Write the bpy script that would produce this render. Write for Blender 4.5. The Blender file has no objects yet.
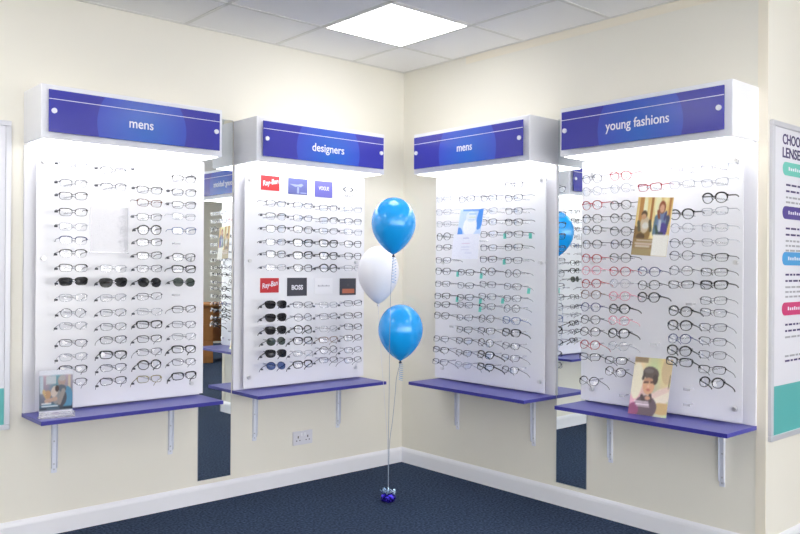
import bpy, bmesh, math, random
from mathutils import Vector, Matrix, Euler
random.seed(7)
SC = bpy.context.scene
COL = SC.collection
PI = math.pi
R90 = -PI / 2

# ------------------------------------------------------------------ materials
def srgb(r, g, b):
    f = lambda c: c / 12.92 if c <= .04045 else ((c + .055) / 1.055) ** 2.4
    return (f(r / 255), f(g / 255), f(b / 255), 1)

def new_mat(name):
    m = bpy.data.materials.new(name); m.use_nodes = True
    nt = m.node_tree
    return m, nt, nt.nodes['Principled BSDF']

def pmat(name, col, rough=.5, metal=0, coat=0, noise=0, nscale=40, bump=0, spec=.5, sub=0):
    m, nt, p = new_mat(name)
    p.inputs['Base Color'].default_value = col
    p.inputs['Roughness'].default_value = rough
    p.inputs['Metallic'].default_value = metal
    p.inputs['Coat Weight'].default_value = coat
    p.inputs['Specular IOR Level'].default_value = spec
    if sub:
        p.inputs['Subsurface Weight'].default_value = sub
        p.inputs['Subsurface Radius'].default_value = (.03, .03, .03)
    if noise or bump:
        tc = nt.nodes.new('ShaderNodeTexCoord')
        n = nt.nodes.new('ShaderNodeTexNoise'); n.inputs['Scale'].default_value = nscale
        n.inputs['Detail'].default_value = 4
        nt.links.new(tc.outputs['Object'], n.inputs['Vector'])
        if noise:
            mx = nt.nodes.new('ShaderNodeMix'); mx.data_type = 'RGBA'
            mx.inputs[6].default_value = tuple(c * (1 - noise) for c in col[:3]) + (1,)
            mx.inputs[7].default_value = tuple(min(1, c * (1 + noise)) for c in col[:3]) + (1,)
            nt.links.new(n.outputs['Fac'], mx.inputs[0])
            nt.links.new(mx.outputs[2], p.inputs['Base Color'])
        if bump:
            b = nt.nodes.new('ShaderNodeBump'); b.inputs['Strength'].default_value = bump
            b.inputs['Distance'].default_value = .002
            nt.links.new(n.outputs['Fac'], b.inputs['Height'])
            nt.links.new(b.outputs['Normal'], p.inputs['Normal'])
    return m

def clear_mat(name, tint=(1, 1, 1, 1), gloss=.08, diffuse=0, dcol=(.9, .9, .92, 1), rough=.05):
    m, nt, p = new_mat(name)
    nt.nodes.remove(p)
    out = nt.nodes['Material Output']
    t = nt.nodes.new('ShaderNodeBsdfTransparent'); t.inputs['Color'].default_value = tint
    g = nt.nodes.new('ShaderNodeBsdfGlossy'); g.inputs['Roughness'].default_value = rough
    mx = nt.nodes.new('ShaderNodeMixShader'); mx.inputs[0].default_value = gloss
    src = t
    if diffuse:
        d = nt.nodes.new('ShaderNodeBsdfDiffuse'); d.inputs['Color'].default_value = dcol
        m2 = nt.nodes.new('ShaderNodeMixShader'); m2.inputs[0].default_value = diffuse
        nt.links.new(t.outputs[0], m2.inputs[1]); nt.links.new(d.outputs[0], m2.inputs[2])
        src = m2
    nt.links.new(src.outputs[0], mx.inputs[1]); nt.links.new(g.outputs[0], mx.inputs[2])
    nt.links.new(mx.outputs[0], out.inputs['Surface'])
    return m

def emis(name, col, s):
    m, nt, p = new_mat(name)
    p.inputs['Base Color'].default_value = (.8, .8, .8, 1)
    p.inputs['Emission Color'].default_value = col
    p.inputs['Emission Strength'].default_value = s
    return m

PANEL_E = 6.5
STRIP_E = 4.0
M = dict(
    wall=pmat('cream_wall_paint', srgb(235, 232, 221), .75, noise=.012, nscale=3, bump=.04, spec=.3),
    wall2=pmat('cream_trim_and_lit_band', srgb(240, 233, 216), .6),
    ceil=pmat('ceiling_tile', srgb(244, 243, 241), .9, noise=.02, nscale=160, bump=.12, spec=.2),
    bar=pmat('ceiling_bar_white', srgb(226, 225, 220), .6),
    skirt=pmat('white_gloss_paint', srgb(240, 241, 247), .35),
    white=pmat('white_laminate', srgb(240, 241, 246), .35),
    board=pmat('white_backboard', srgb(234, 234, 240), .4),
    sheet=pmat('white_acrylic', srgb(241, 241, 245), .16, spec=.4),
    metal_w=pmat('white_steel', srgb(225, 229, 240), .35, spec=.6),
    steel=pmat('brushed_steel', (.75, .75, .76, 1), .3, metal=1),
    screw=pmat('screw_grey', (.55, .56, .6, 1), .4, metal=.7),
    shelf=pmat('blue_laminate', srgb(80, 80, 170), .3, noise=.02, nscale=8),
    shelf_edge=pmat('dark_blue_edging', srgb(52, 50, 146), .4),
    stripe=pmat('white_print', (.85, .85, .92, 1), .5),
    frame_al=pmat('silver_frame', srgb(214, 215, 222), .35, metal=.2),
    plastic=pmat('white_plastic', srgb(222, 222, 230), .35),
    hole=pmat('socket_hole', (.08, .08, .09, 1), .6),
    balloon=pmat('blue_latex', (.008, .40, 1, 1), .24, metal=.05, coat=.4, spec=.6),
    balloon_w=pmat('white_latex', srgb(242, 242, 248), .3, coat=.2, sub=.5),
    string=pmat('ribbon_white', srgb(222, 224, 232), .5),
    string_b=pmat('ribbon_grey_blue', srgb(120, 140, 170), .4),
    curl=pmat('ribbon_blue_curl', srgb(120, 170, 225), .35, metal=.3),
    knot=pmat('balloon_knot', (.01, .03, .1, 1), .5),
    foil=pmat('blue_foil', srgb(62, 46, 190), .22, metal=.75),
    foil_s=pmat('silver_blue_foil', srgb(190, 215, 240), .2, metal=.8),
    wood=pmat('desk_wood', srgb(186, 124, 66), .5, noise=.12, nscale=9),
    dark=pmat('dark_fabric', srgb(28, 32, 48), .8),
    black=pmat('black_plastic', (.02, .02, .022, 1), .4),
    tagg=pmat('tag_grey', srgb(70, 72, 82), .6),
    tagt=pmat('tag_teal', srgb(104, 208, 192), .5),
    clear=clear_mat('clear_acrylic', (.985, .985, .99, 1), gloss=.02),
    peg=clear_mat('clear_peg', (.95, .95, .96, 1), gloss=.05, diffuse=.25),
    lens=clear_mat('clear_lens', (.96, .965, .975, 1), gloss=.10),
    frost=clear_mat('frosted_sheet', (.97, .97, .98, 1), gloss=.03, diffuse=.45),
    paper=pmat('white_card', srgb(244, 244, 248), .5),
    red=pmat('red_card', srgb(196, 44, 50), .5),
    navyc=pmat('grey_blue_card', srgb(92, 98, 158), .5),
    purple=pmat('violet_card', srgb(98, 96, 176), .5),
    charcoal=pmat('charcoal_card', srgb(66, 66, 76), .5),
    greyink=pmat('grey_ink', srgb(170, 170, 178), .6),
    orange=pmat('orange_ink', srgb(190, 110, 84), .6),
    ltblue=pmat('pale_blue_ink', srgb(150, 160, 205), .6),
    poster=pmat('poster_paper', srgb(232, 232, 240), .4),
    teal=pmat('teal_print', srgb(96, 184, 182), .45),
    tealp=pmat('pale_teal_print', srgb(112, 204, 190), .45),
    purp=pmat('purple_print', srgb(84, 68, 150), .45),
    sky=pmat('sky_blue_print', srgb(72, 158, 218), .45),
    magenta=pmat('magenta_print', srgb(206, 50, 118), .45),
    ink=pmat('dark_ink', srgb(60, 46, 104), .6),
    panel=emis('led_diffuser', (1, .985, .96, 1), PANEL_E),
    strip=emis('led_strip_diffuser', (1, .995, .985, 1), STRIP_E),
)
def mirror_mat():
    m, nt, p = new_mat('mirror_glass')
    p.inputs['Base Color'].default_value = (.88, .92, .92, 1)
    p.inputs['Metallic'].default_value = 1; p.inputs['Roughness'].default_value = .005
    return m
M['mirror'] = mirror_mat()
def carpet_mat():
    m, nt, p = new_mat('navy_carpet')
    tc = nt.nodes.new('ShaderNodeTexCoord')
    n = nt.nodes.new('ShaderNodeTexNoise'); n.inputs['Scale'].default_value = 75; n.inputs['Detail'].default_value = 5
    n2 = nt.nodes.new('ShaderNodeTexNoise'); n2.inputs['Scale'].default_value = 1.6
    nt.links.new(tc.outputs['Object'], n.inputs['Vector']); nt.links.new(tc.outputs['Object'], n2.inputs['Vector'])
    r = nt.nodes.new('ShaderNodeValToRGB')
    r.color_ramp.elements[0].position = .3; r.color_ramp.elements[0].color = srgb(34, 45, 64)
    r.color_ramp.elements[1].position = .72; r.color_ramp.elements[1].color = srgb(80, 98, 128)
    nt.links.new(n.outputs['Fac'], r.inputs[0])
    mx = nt.nodes.new('ShaderNodeMix'); mx.data_type = 'RGBA'; mx.blend_type = 'MULTIPLY'; mx.inputs[0].default_value = .25
    nt.links.new(r.outputs[0], mx.inputs[6]); nt.links.new(n2.outputs['Fac'], mx.inputs[7])
    nt.links.new(mx.outputs[2], p.inputs['Base Color'])
    p.inputs['Roughness'].default_value = .95; p.inputs['Specular IOR Level'].default_value = .1
    b = nt.nodes.new('ShaderNodeBump'); b.inputs['Strength'].default_value = .6; b.inputs['Distance'].default_value = .004
    nt.links.new(n.outputs['Fac'], b.inputs['Height']); nt.links.new(b.outputs['Normal'], p.inputs['Normal'])
    return m
M['carpet'] = carpet_mat()
def sign_mat():
    # blue acrylic printed with one large paler disc
    m, nt, p = new_mat('blue_sign_acrylic')
    tc = nt.nodes.new('ShaderNodeTexCoord')
    def disc(cx, cz, rad):
        d = nt.nodes.new('ShaderNodeVectorMath'); d.operation = 'DISTANCE'
        s = nt.nodes.new('ShaderNodeVectorMath'); s.operation = 'MULTIPLY'; s.inputs[1].default_value = (1, 0, 1)
        nt.links.new(tc.outputs['Object'], s.inputs[0]); nt.links.new(s.outputs[0], d.inputs[0])
        d.inputs[1].default_value = (cx, 0, cz)
        mr = nt.nodes.new('ShaderNodeMapRange'); mr.inputs[1].default_value = rad + .002; mr.inputs[2].default_value = rad - .002
        nt.links.new(d.outputs['Value'], mr.inputs[0]); return mr
    def grad(cx, cz, r0, r1):
        d = nt.nodes.new('ShaderNodeVectorMath'); d.operation = 'DISTANCE'
        nt.links.new(tc.outputs['Object'], d.inputs[0]); d.inputs[1].default_value = (cx, 0, cz)
        mr = nt.nodes.new('ShaderNodeMapRange'); mr.inputs[1].default_value = r1; mr.inputs[2].default_value = r0
        nt.links.new(d.outputs['Value'], mr.inputs[0]); return mr
    def mix(a, b, fac):
        mx = nt.nodes.new('ShaderNodeMix'); mx.data_type = 'RGBA'
        nt.links.new(fac.outputs[0], mx.inputs[0])
        for i, c in ((6, a), (7, b)):
            if isinstance(c, tuple): mx.inputs[i].default_value = c
            else: nt.links.new(c, mx.inputs[i])
        return mx.outputs[2]
    inner = mix(srgb(68, 86, 194), srgb(50, 104, 198), grad(.03, -.06, .02, .25))
    c = mix(srgb(64, 65, 168), inner, disc(.015, -.03, .235))
    nt.links.new(c, p.inputs['Base Color'])
    p.inputs['Roughness'].default_value = .18
    return m
M['sign'] = sign_mat()

# ------------------------------------------------------------------ mesh helpers
def add_box(bm, lo, hi, bev=0, mi=0):
    lo, hi = Vector(lo), Vector(hi)
    r = bmesh.ops.create_cube(bm, size=1)
    vs = r['verts']
    for v in vs:
        v.co = Vector(((lo[i] + hi[i]) / 2 + v.co[i] * (hi[i] - lo[i])) for i in range(3))
    fs = {f for v in vs for f in v.link_faces}
    if mi:
        for f in fs: f.material_index = mi
    if bev:
        es = list({e for v in vs for e in v.link_edges})
        bmesh.ops.bevel(bm, geom=es, offset=bev, segments=2, affect='EDGES', profile=.5, material=-1)

def add_cyl(bm, p0, p1, r, seg=12, r2=None, caps=True, mi=0):
    p0, p1 = Vector(p0), Vector(p1)
    d = p1 - p0
    res = bmesh.ops.create_cone(bm, cap_ends=caps, segments=seg, radius1=r, radius2=r if r2 is None else r2, depth=d.length)
    q = d.to_track_quat('Z', 'Y').to_matrix().to_4x4()
    bmesh.ops.transform(bm, matrix=Matrix.Translation((p0 + p1) / 2) @ q, verts=res['verts'])
    if mi:
        for f in {f for v in res['verts'] for f in v.link_faces}: f.material_index = mi

def add_tube(bm, pts, rad, seg=6, flat=1.0):
    pts = [Vector(p) for p in pts]
    rings = []
    prev = None
    for i, p in enumerate(pts):
        d = (pts[min(i + 1, len(pts) - 1)] - pts[max(i - 1, 0)]).normalized()
        a = prev if prev is not None else (Vector((0, 0, 1)) if abs(d.z) < .9 else Vector((1, 0, 0)))
        x = (a - d * a.dot(d)).normalized(); prev = x
        y = d.cross(x)
        rr = rad[i] if isinstance(rad, (list, tuple)) else rad
        rings.append([bm.verts.new(p + x * (math.cos(t) * rr) + y * (math.sin(t) * rr * flat)) for t in (2 * PI * k / seg for k in range(seg))])
    for a, b in zip(rings, rings[1:]):
        for k in range(seg):
            bm.faces.new((a[k], a[(k + 1) % seg], b[(k + 1) % seg], b[k]))
    bm.faces.new(rings[0][::-1]); bm.faces.new(rings[-1])

def add_lathe(bm, prof, seg=32):
    rings = []
    for r, z in prof:
        if r < 1e-5: rings.append([bm.verts.new((0, 0, z))])
        else: rings.append([bm.verts.new((r * math.cos(2 * PI * k / seg), r * math.sin(2 * PI * k / seg), z)) for k in range(seg)])
    for a, b in zip(rings, rings[1:]):
        for k in range(seg):
            k2 = (k + 1) % seg
            if len(a) == 1 and len(b) == 1: continue
            if len(a) == 1: bm.faces.new((a[0], b[k2], b[k]))
            elif len(b) == 1: bm.faces.new((a[k], a[k2], b[0]))
            else: bm.faces.new((a[k], a[k2], b[k2], b[k]))

def mesh_of(name, bm, mats, smooth=False):
    bmesh.ops.recalc_face_normals(bm, faces=bm.faces[:])
    me = bpy.data.meshes.new(name); bm.to_mesh(me); bm.free()
    for m in (mats if isinstance(mats, (list, tuple)) else [mats]): me.materials.append(m)
    if smooth:
        for p in me.polygons: p.use_smooth = True
    return me

def link(name, data, parent=None, loc=(0, 0, 0), rot=(0, 0, 0)):
    o = bpy.data.objects.new(name, data); COL.objects.link(o)
    o.location = loc; o.rotation_euler = rot
    if parent: o.parent = parent
    return o

def obj(name, bm, mats, parent=None, loc=(0, 0, 0), rot=(0, 0, 0), smooth=False):
    return link(name, mesh_of(name, bm, mats, smooth), parent, loc, rot)

def tag(o, label, cat, group=None):
    o['label'] = label; o['category'] = cat
    if group: o['group'] = group
    return o

def thing(name, label, cat, loc=(0, 0, 0), rot=(0, 0, 0), group=None):
    o = link(name, None, None, loc, rot); o.empty_display_size = .05
    return tag(o, label, cat, group)

def struct(name, bm, mats, **k):
    o = obj(name, bm, mats, **k); o['kind'] = 'structure'; return o

def box(lo, hi, bev=0):
    bm = bmesh.new(); add_box(bm, lo, hi, bev); return bm

def text_mesh(name, body, size, mat, parent, loc, depth=.0006, width=None, shear=0, tilt=0, bold=0):
    # upright lettering facing the room (local -Y)
    cu = bpy.data.curves.new(name, 'FONT'); cu.body = body; cu.size = size
    cu.align_x = 'CENTER'; cu.align_y = 'CENTER'; cu.extrude = depth; cu.shear = shear; cu.offset = bold
    cu.resolution_u = 4
    tmp = bpy.data.objects.new('tmp', cu); COL.objects.link(tmp)
    dg = bpy.context.evaluated_depsgraph_get(); dg.update()
    me = bpy.data.meshes.new_from_object(tmp.evaluated_get(dg))
    COL.objects.unlink(tmp); bpy.data.objects.remove(tmp)
    if width:
        xs = [v.co.x for v in me.vertices]; w = max(xs) - min(xs)
        for v in me.vertices: v.co.x *= width / w
    me.transform(Matrix.Rotation(PI / 2, 4, 'X') @ Matrix.Rotation(tilt, 4, 'Z'))
    me.materials.clear(); me.materials.append(mat); me.name = name
    return link(name, me, parent, loc)

def print_mat(name):
    m, nt, p = new_mat(name)
    a = nt.nodes.new('ShaderNodeAttribute'); a.attribute_name = 'ink'
    nt.links.new(a.outputs['Color'], p.inputs['Base Color'])
    p.inputs['Roughness'].default_value = .35
    return m
M['print'] = print_mat('photo_print')

def add_print(bm, w, h, nx, ny, fn, y=0, x0=0, z0=0, warp=None):
    # a printed sheet facing -Y: one small facet per dot of ink
    lay = bm.loops.layers.float_color.get('ink') or bm.loops.layers.float_color.new('ink')
    g = [[bm.verts.new((x0 + w * i / nx, y, z0 + h * j / ny)) for i in range(nx + 1)] for j in range(ny + 1)]
    for j in range(ny):
        for i in range(nx):
            f = bm.faces.new((g[j][i], g[j][i + 1], g[j + 1][i + 1], g[j + 1][i]))
            c = fn((i + .5) / nx, 1 - (j + .5) / ny)
            c = srgb(*c)
            for l in f.loops: l[lay] = c

def painter(bg, shapes, soft=.014):
    hard = hard_painter(bg, shapes)
    offs = [(0, 0), (soft, 0), (-soft, 0), (0, soft), (0, -soft), (soft * .7, soft * .7), (-soft * .7, soft * .7), (soft * .7, -soft * .7), (-soft * .7, -soft * .7)]
    def fn(x, y):
        cs = [hard(x + dx, y + dy) for dx, dy in offs]
        return tuple(sum(c[i] for c in cs) / len(cs) for i in range(3))
    return fn

def hard_painter(bg, shapes):
    # shapes: ('e',cx,cy,rx,ry,rot,col) ellipse, ('r',x0,y0,x1,y1,col) rectangle, ('l',x0,y0,x1,y1,w,col) thick line
    rnd = random.Random(3)
    def fn(x, y):
        c = bg(x, y) if callable(bg) else bg
        for s in shapes:
            if s[0] == 'e':
                _, cx, cy, rx, ry, a, col = s
                dx, dy = x - cx, y - cy
                u = (dx * math.cos(a) + dy * math.sin(a)) / rx; v = (-dx * math.sin(a) + dy * math.cos(a)) / ry
                if u * u + v * v < 1: c = col
            elif s[0] == 'r':
                if s[1] <= x <= s[3] and s[2] <= y <= s[4]: c = s[5]
            else:
                _, x0, y0, x1, y1, w, col = s
                L = (x1 - x0) ** 2 + (y1 - y0) ** 2
                t = max(0, min(1, ((x - x0) * (x1 - x0) + (y - y0) * (y1 - y0)) / L))
                if (x - x0 - t * (x1 - x0)) ** 2 + (y - y0 - t * (y1 - y0)) ** 2 < w * w: c = col
        k = rnd.uniform(.95, 1.05)
        return tuple(max(0, min(255, q * k)) for q in c)
    return fn

# ------------------------------------------------------------------ the room
H = 2.7252; FE = 2.542
XW, XE, YS = -7.5, 6.2, -8.6
TX, TY = -.463, -.486            # ceiling grid lines
struct('floor', box((XW, YS, -.1), (XE, .0, 0)), M['carpet'])
struct('ceiling', box((XW, YS, H), (XE, 0, H + .1)), M['ceil'])
struct('wall_left', box((XW, 0, 0), (.1, .1, H)), M['wall'])
struct('wall_right', box((0, -FE, 0), (.1, 0, H)), M['wall'])
struct('wall_return', box((.1, -FE, 0), (XE, -FE + .1, H)), M['wall'])
def fill_window_wall(name, win, axis, pos, a0, a1, w0, w1, z0, z1, th):
    # wall with one added window, unseen, letting in fill daylight; axis 0: runs along x at y=pos, axis 1: runs along y at x=pos
    def bx(bm, u0, u1, t0, t1, za, zb, bev=0):
        if axis == 0: add_box(bm, (u0, min(pos + t0, pos + t1), za), (u1, max(pos + t0, pos + t1), zb), bev)
        else: add_box(bm, (min(pos + t0, pos + t1), u0, za), (max(pos + t0, pos + t1), u1, zb), bev)
    bm = bmesh.new()
    bx(bm, a0, w0, 0, -th, 0, H); bx(bm, w1, a1, 0, -th, 0, H); bx(bm, w0, w1, 0, -th, 0, z0); bx(bm, w0, w1, 0, -th, z1, H)
    struct(name, bm, M['wall'])
    bm = bmesh.new(); f = .05
    bx(bm, w0, w1, -.02, -.08, z0, z0 + f); bx(bm, w0, w1, -.02, -.08, z1 - f, z1)
    n = 4
    for k in range(n + 1):
        u = w0 + (w1 - w0 - f) * k / n
        bx(bm, u, u + f, -.02, -.08, z0 + f, z1 - f)
    fr = struct(win, bm, M['frame_al'])
    for k in range(n):
        u = w0 + (w1 - w0 - f) * k / n
        bm = bmesh.new(); bx(bm, u + f, u + (w1 - w0 - f) / n, -.047, -.053, z0 + f, z1 - f); obj('pane', bm, M['clear'], fr)
fill_window_wall('wall_back', 'fill_window_1', 0, YS, XW, XE, -6.8, 1.6, .3, 2.6, .1)
fill_window_wall('wall_side', 'fill_window_2', 1, XW, YS, .1, -8.2, -5.4, .35, 2.5, .1)
struct('wall_far', box((XE, YS, 0), (XE + .1, -FE + .1, H)), M['wall'])
bm = bmesh.new()
k = -12
x = TX + .6
while x > XW:
    if x < 0: add_box(bm, (x - .011, YS, H - .003), (x + .011, 0, H + .002))
    x -= .6
y = TY + .6
while y > YS:
    if y < 0: add_box(bm, (XW, y - .011, H - .003), (0, y + .011, H + .002))
    y -= .6
add_box(bm, (XW, -.018, H - .004), (0, 0, H + .002)); add_box(bm, (-.018, -FE, H - .004), (0, 0, H + .002))
struct('trim_1', bm, M['bar'])
def skirting(name, p, q, nrm):
    bm = bmesh.new()
    p, q, n = Vector(p), Vector(q), Vector(nrm)
    prof = [(0, 0), (.016, 0), (.016, .078), (.013, .09), (.007, .098), (.004, .102), (0, .102)]
    a = [bm.verts.new(p + n * d + Vector((0, 0, z))) for d, z in prof]
    b = [bm.verts.new(q + n * d + Vector((0, 0, z))) for d, z in prof]
    for i in range(len(prof)):
        j = (i + 1) % len(prof); bm.faces.new((a[i], a[j], b[j], b[i]))
    bm.faces.new(a[::-1]); bm.faces.new(b)
    struct(name, bm, M['skirt'])
skirting('baseboard_left', (XW, 0, 0), (0, 0, 0), (0, -1, 0))
skirting('baseboard_right', (0, 0, 0), (0, -FE - .016, 0), (-1, 0, 0))
skirting('baseboard_return', (-.016, -FE, 0), (XE, -FE, 0), (0, -1, 0))
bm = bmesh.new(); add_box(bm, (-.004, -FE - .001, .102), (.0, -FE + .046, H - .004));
struct('lit_corner_band', bm, M['wall2'])  # lighter cream strip painting the light caught on the rounded outer corner
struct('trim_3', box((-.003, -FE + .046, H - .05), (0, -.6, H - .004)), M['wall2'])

# ceiling lights: one in view, others unseen, last two added to brighten far wall
def ceiling_light(cx, cy, label):
    t = thing('ceiling_light', label, 'ceiling light', (cx, cy, H), group='square led panels in the ceiling')
    bm = bmesh.new()
    for lo, hi in (((-.3, -.3), (.3, -.282)), ((-.3, .282), (.3, .3)), ((-.3, -.282), (-.282, .282)), ((.282, -.282), (.3, .282))):
        add_box(bm, (*lo, -.006), (*hi, 0))
    obj('frame', bm, M['bar'], t)
    obj('diffuser', box((-.2825, -.2825, -.005), (.2825, .2825, -.001)), M['panel'], t)
ceiling_light(TX - .3, TY - .3, 'bright square ceiling panel light above the corner')
for i, (cx, cy, w) in enumerate([(-3.163, -.786, 'above the floor before the far-left mens display'), (-5.563, -.786, 'furthest along the left wall'),
        (-.763, -3.186, 'before the young fashions display'), (-3.163, -3.186, 'in the middle of the shop'), (-5.563, -3.186, 'by the side wall'),
        (-.763, -5.586, 'beyond the corner of the return wall'), (-3.163, -5.586, 'behind the viewpoint'), (1.637, -4.986, 'above the wooden desk'),
        (4.037, -4.986, 'near the far wall'), (-1.963, -7.986, 'near the back wall'), (-5.563, -6.186, 'in the back corner'), (1.637, -7.386, 'added for fill by the back wall beyond the desk'), (4.037, -7.386, 'added for fill in the far back corner')]):
    ceiling_light(cx, cy, 'square ceiling panel light ' + w)

# ------------------------------------------------------------------ display units
W = .9499
UN = {  # origin, heading, how people would call it
    'L1': (Vector((-2.518, 0, 0)), 0, 'far-left mens display', 'mens'),
    'L2': (Vector((-1.3492, 0, 0)), 0, 'designers display', 'designers'),
    'R1': (Vector((0, -.3926, 0)), R90, 'mens display right of corner', 'mens'),
    'R2': (Vector((0, -1.5509, 0)), R90, 'young fashions display', 'young fashions'),
}
def wpos(unit, x, y, z):
    o, r, *_ = UN[unit]
    return o + Matrix.Rotation(r, 3, 'Z') @ Vector((x, y, z))
HZ0, HZ1, HD = 1.9579, 2.2145, .2607
SZ = .6274
G_HEAD, G_PAN, G_SHELF = 'lit blue header signs', 'glasses display panels', 'blue display shelves'
TXT = {'L1': ('mens', .127, .479, 2.073), 'L2': ('designers', .238, .484, 2.070), 'R1': ('mens', .124, .473, 2.080), 'R2': ('young fashions', .352, .479, 2.076)}

def header(unit):
    o, r, nm, word = UN[unit]
    lab = {'L1': 'white lit box with blue "mens" sign, far left', 'L2': 'white lit box with blue "designers" sign',
           'R1': 'white lit box with blue "mens" sign, right of the corner', 'R2': 'white lit box with blue "young fashions" sign'}[unit]
    t = thing('display_header', lab, 'shop sign', wpos(unit, W / 2, 0, HZ0), (0, 0, r), G_HEAD)
    bm = bmesh.new(); add_box(bm, (-W / 2, -HD, .0), (W / 2, 0, HZ1 - HZ0), .003)
    obj('light_box', bm, M['white'], t)
    obj('light_diffuser', box((-W / 2 + .018, -HD + .016, -.004), (W / 2 - .018, -.02, .001)), M['strip'], t)
    zc = 2.087 - HZ0
    s = obj('sign_panel', box((-.447, -.003, -.1), (.447, .003, .1), .0008), M['sign'], t, (0, -HD - .0235, zc))
    obj('stripe', box((-.447, -.0042, .0545), (.447, -.0025, .0575)), M['stripe'], s)
    for sx in (-1, 1):
        bm = bmesh.new(); add_cyl(bm, (sx * .424, .0235, 0), (sx * .424, -.010, 0), .0055, 12); add_cyl(bm, (sx * .424, -.003, 0), (sx * .424, -.011, 0), .0125, 20)
        obj('standoff_cap', bm, M['stripe'], s)
    body, wd, tx, tz = TXT[unit]
    text_mesh('lettering', body, .068, M['stripe'], s, (tx - W / 2, -.0036, tz - 2.087), width=wd, bold=.0007)

def shelf(unit):
    o, r, nm, word = UN[unit]
    lab = {'L1': 'blue wall shelf under the far-left mens display, holding a small leaflet stand', 'L2': 'empty blue wall shelf under the designers display',
           'R1': 'empty blue wall shelf under the mens display right of corner', 'R2': 'blue wall shelf under the young fashions display, a photo card leaning on it'}[unit]
    t = thing('wall_shelf', lab, 'shelf', wpos(unit, W / 2, 0, SZ), (0, 0, r), G_SHELF)
    obj('shelf_board', box((-W / 2, -.2945, -.019), (W / 2, -.0005, 0), .001), M['shelf'], t)
    obj('edging', box((-W / 2, -.2955, -.0195), (W / 2, -.2943, -.0008)), M['shelf_edge'], t)
    for x in (.155 - W / 2, .783 - W / 2):
        bm = bmesh.new()
        add_box(bm, (x - .014, -.004, -.32), (x + .014, 0, -.019), .001)
        add_box(bm, (x - .014, -.24, -.023), (x + .014, 0, -.019), .001)
        for s in (-1, 1):
            a = [bm.verts.new((x + s * .014 - s * dx, yy, zz)) for dx in (0, .002) for yy, zz in ((-.004, -.3), (-.016, -.29), (-.022, -.06), (-.06, -.032), (-.23, -.026), (-.23, -.022), (-.004, -.022))]
            bm.faces.new(a[:7]); bm.faces.new(a[7:][::-1])
            for i in range(7): bm.faces.new((a[i], a[(i + 1) % 7], a[7 + (i + 1) % 7], a[7 + i]))
        b = obj('bracket', bm, M['metal_w'], t)
        for z in (-.16, -.275, -.302):
            bm = bmesh.new(); add_cyl(bm, (x, -.003, z), (x, -.0062, z), .0045, 10); obj('screw', bm, M['screw'], b)

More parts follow.
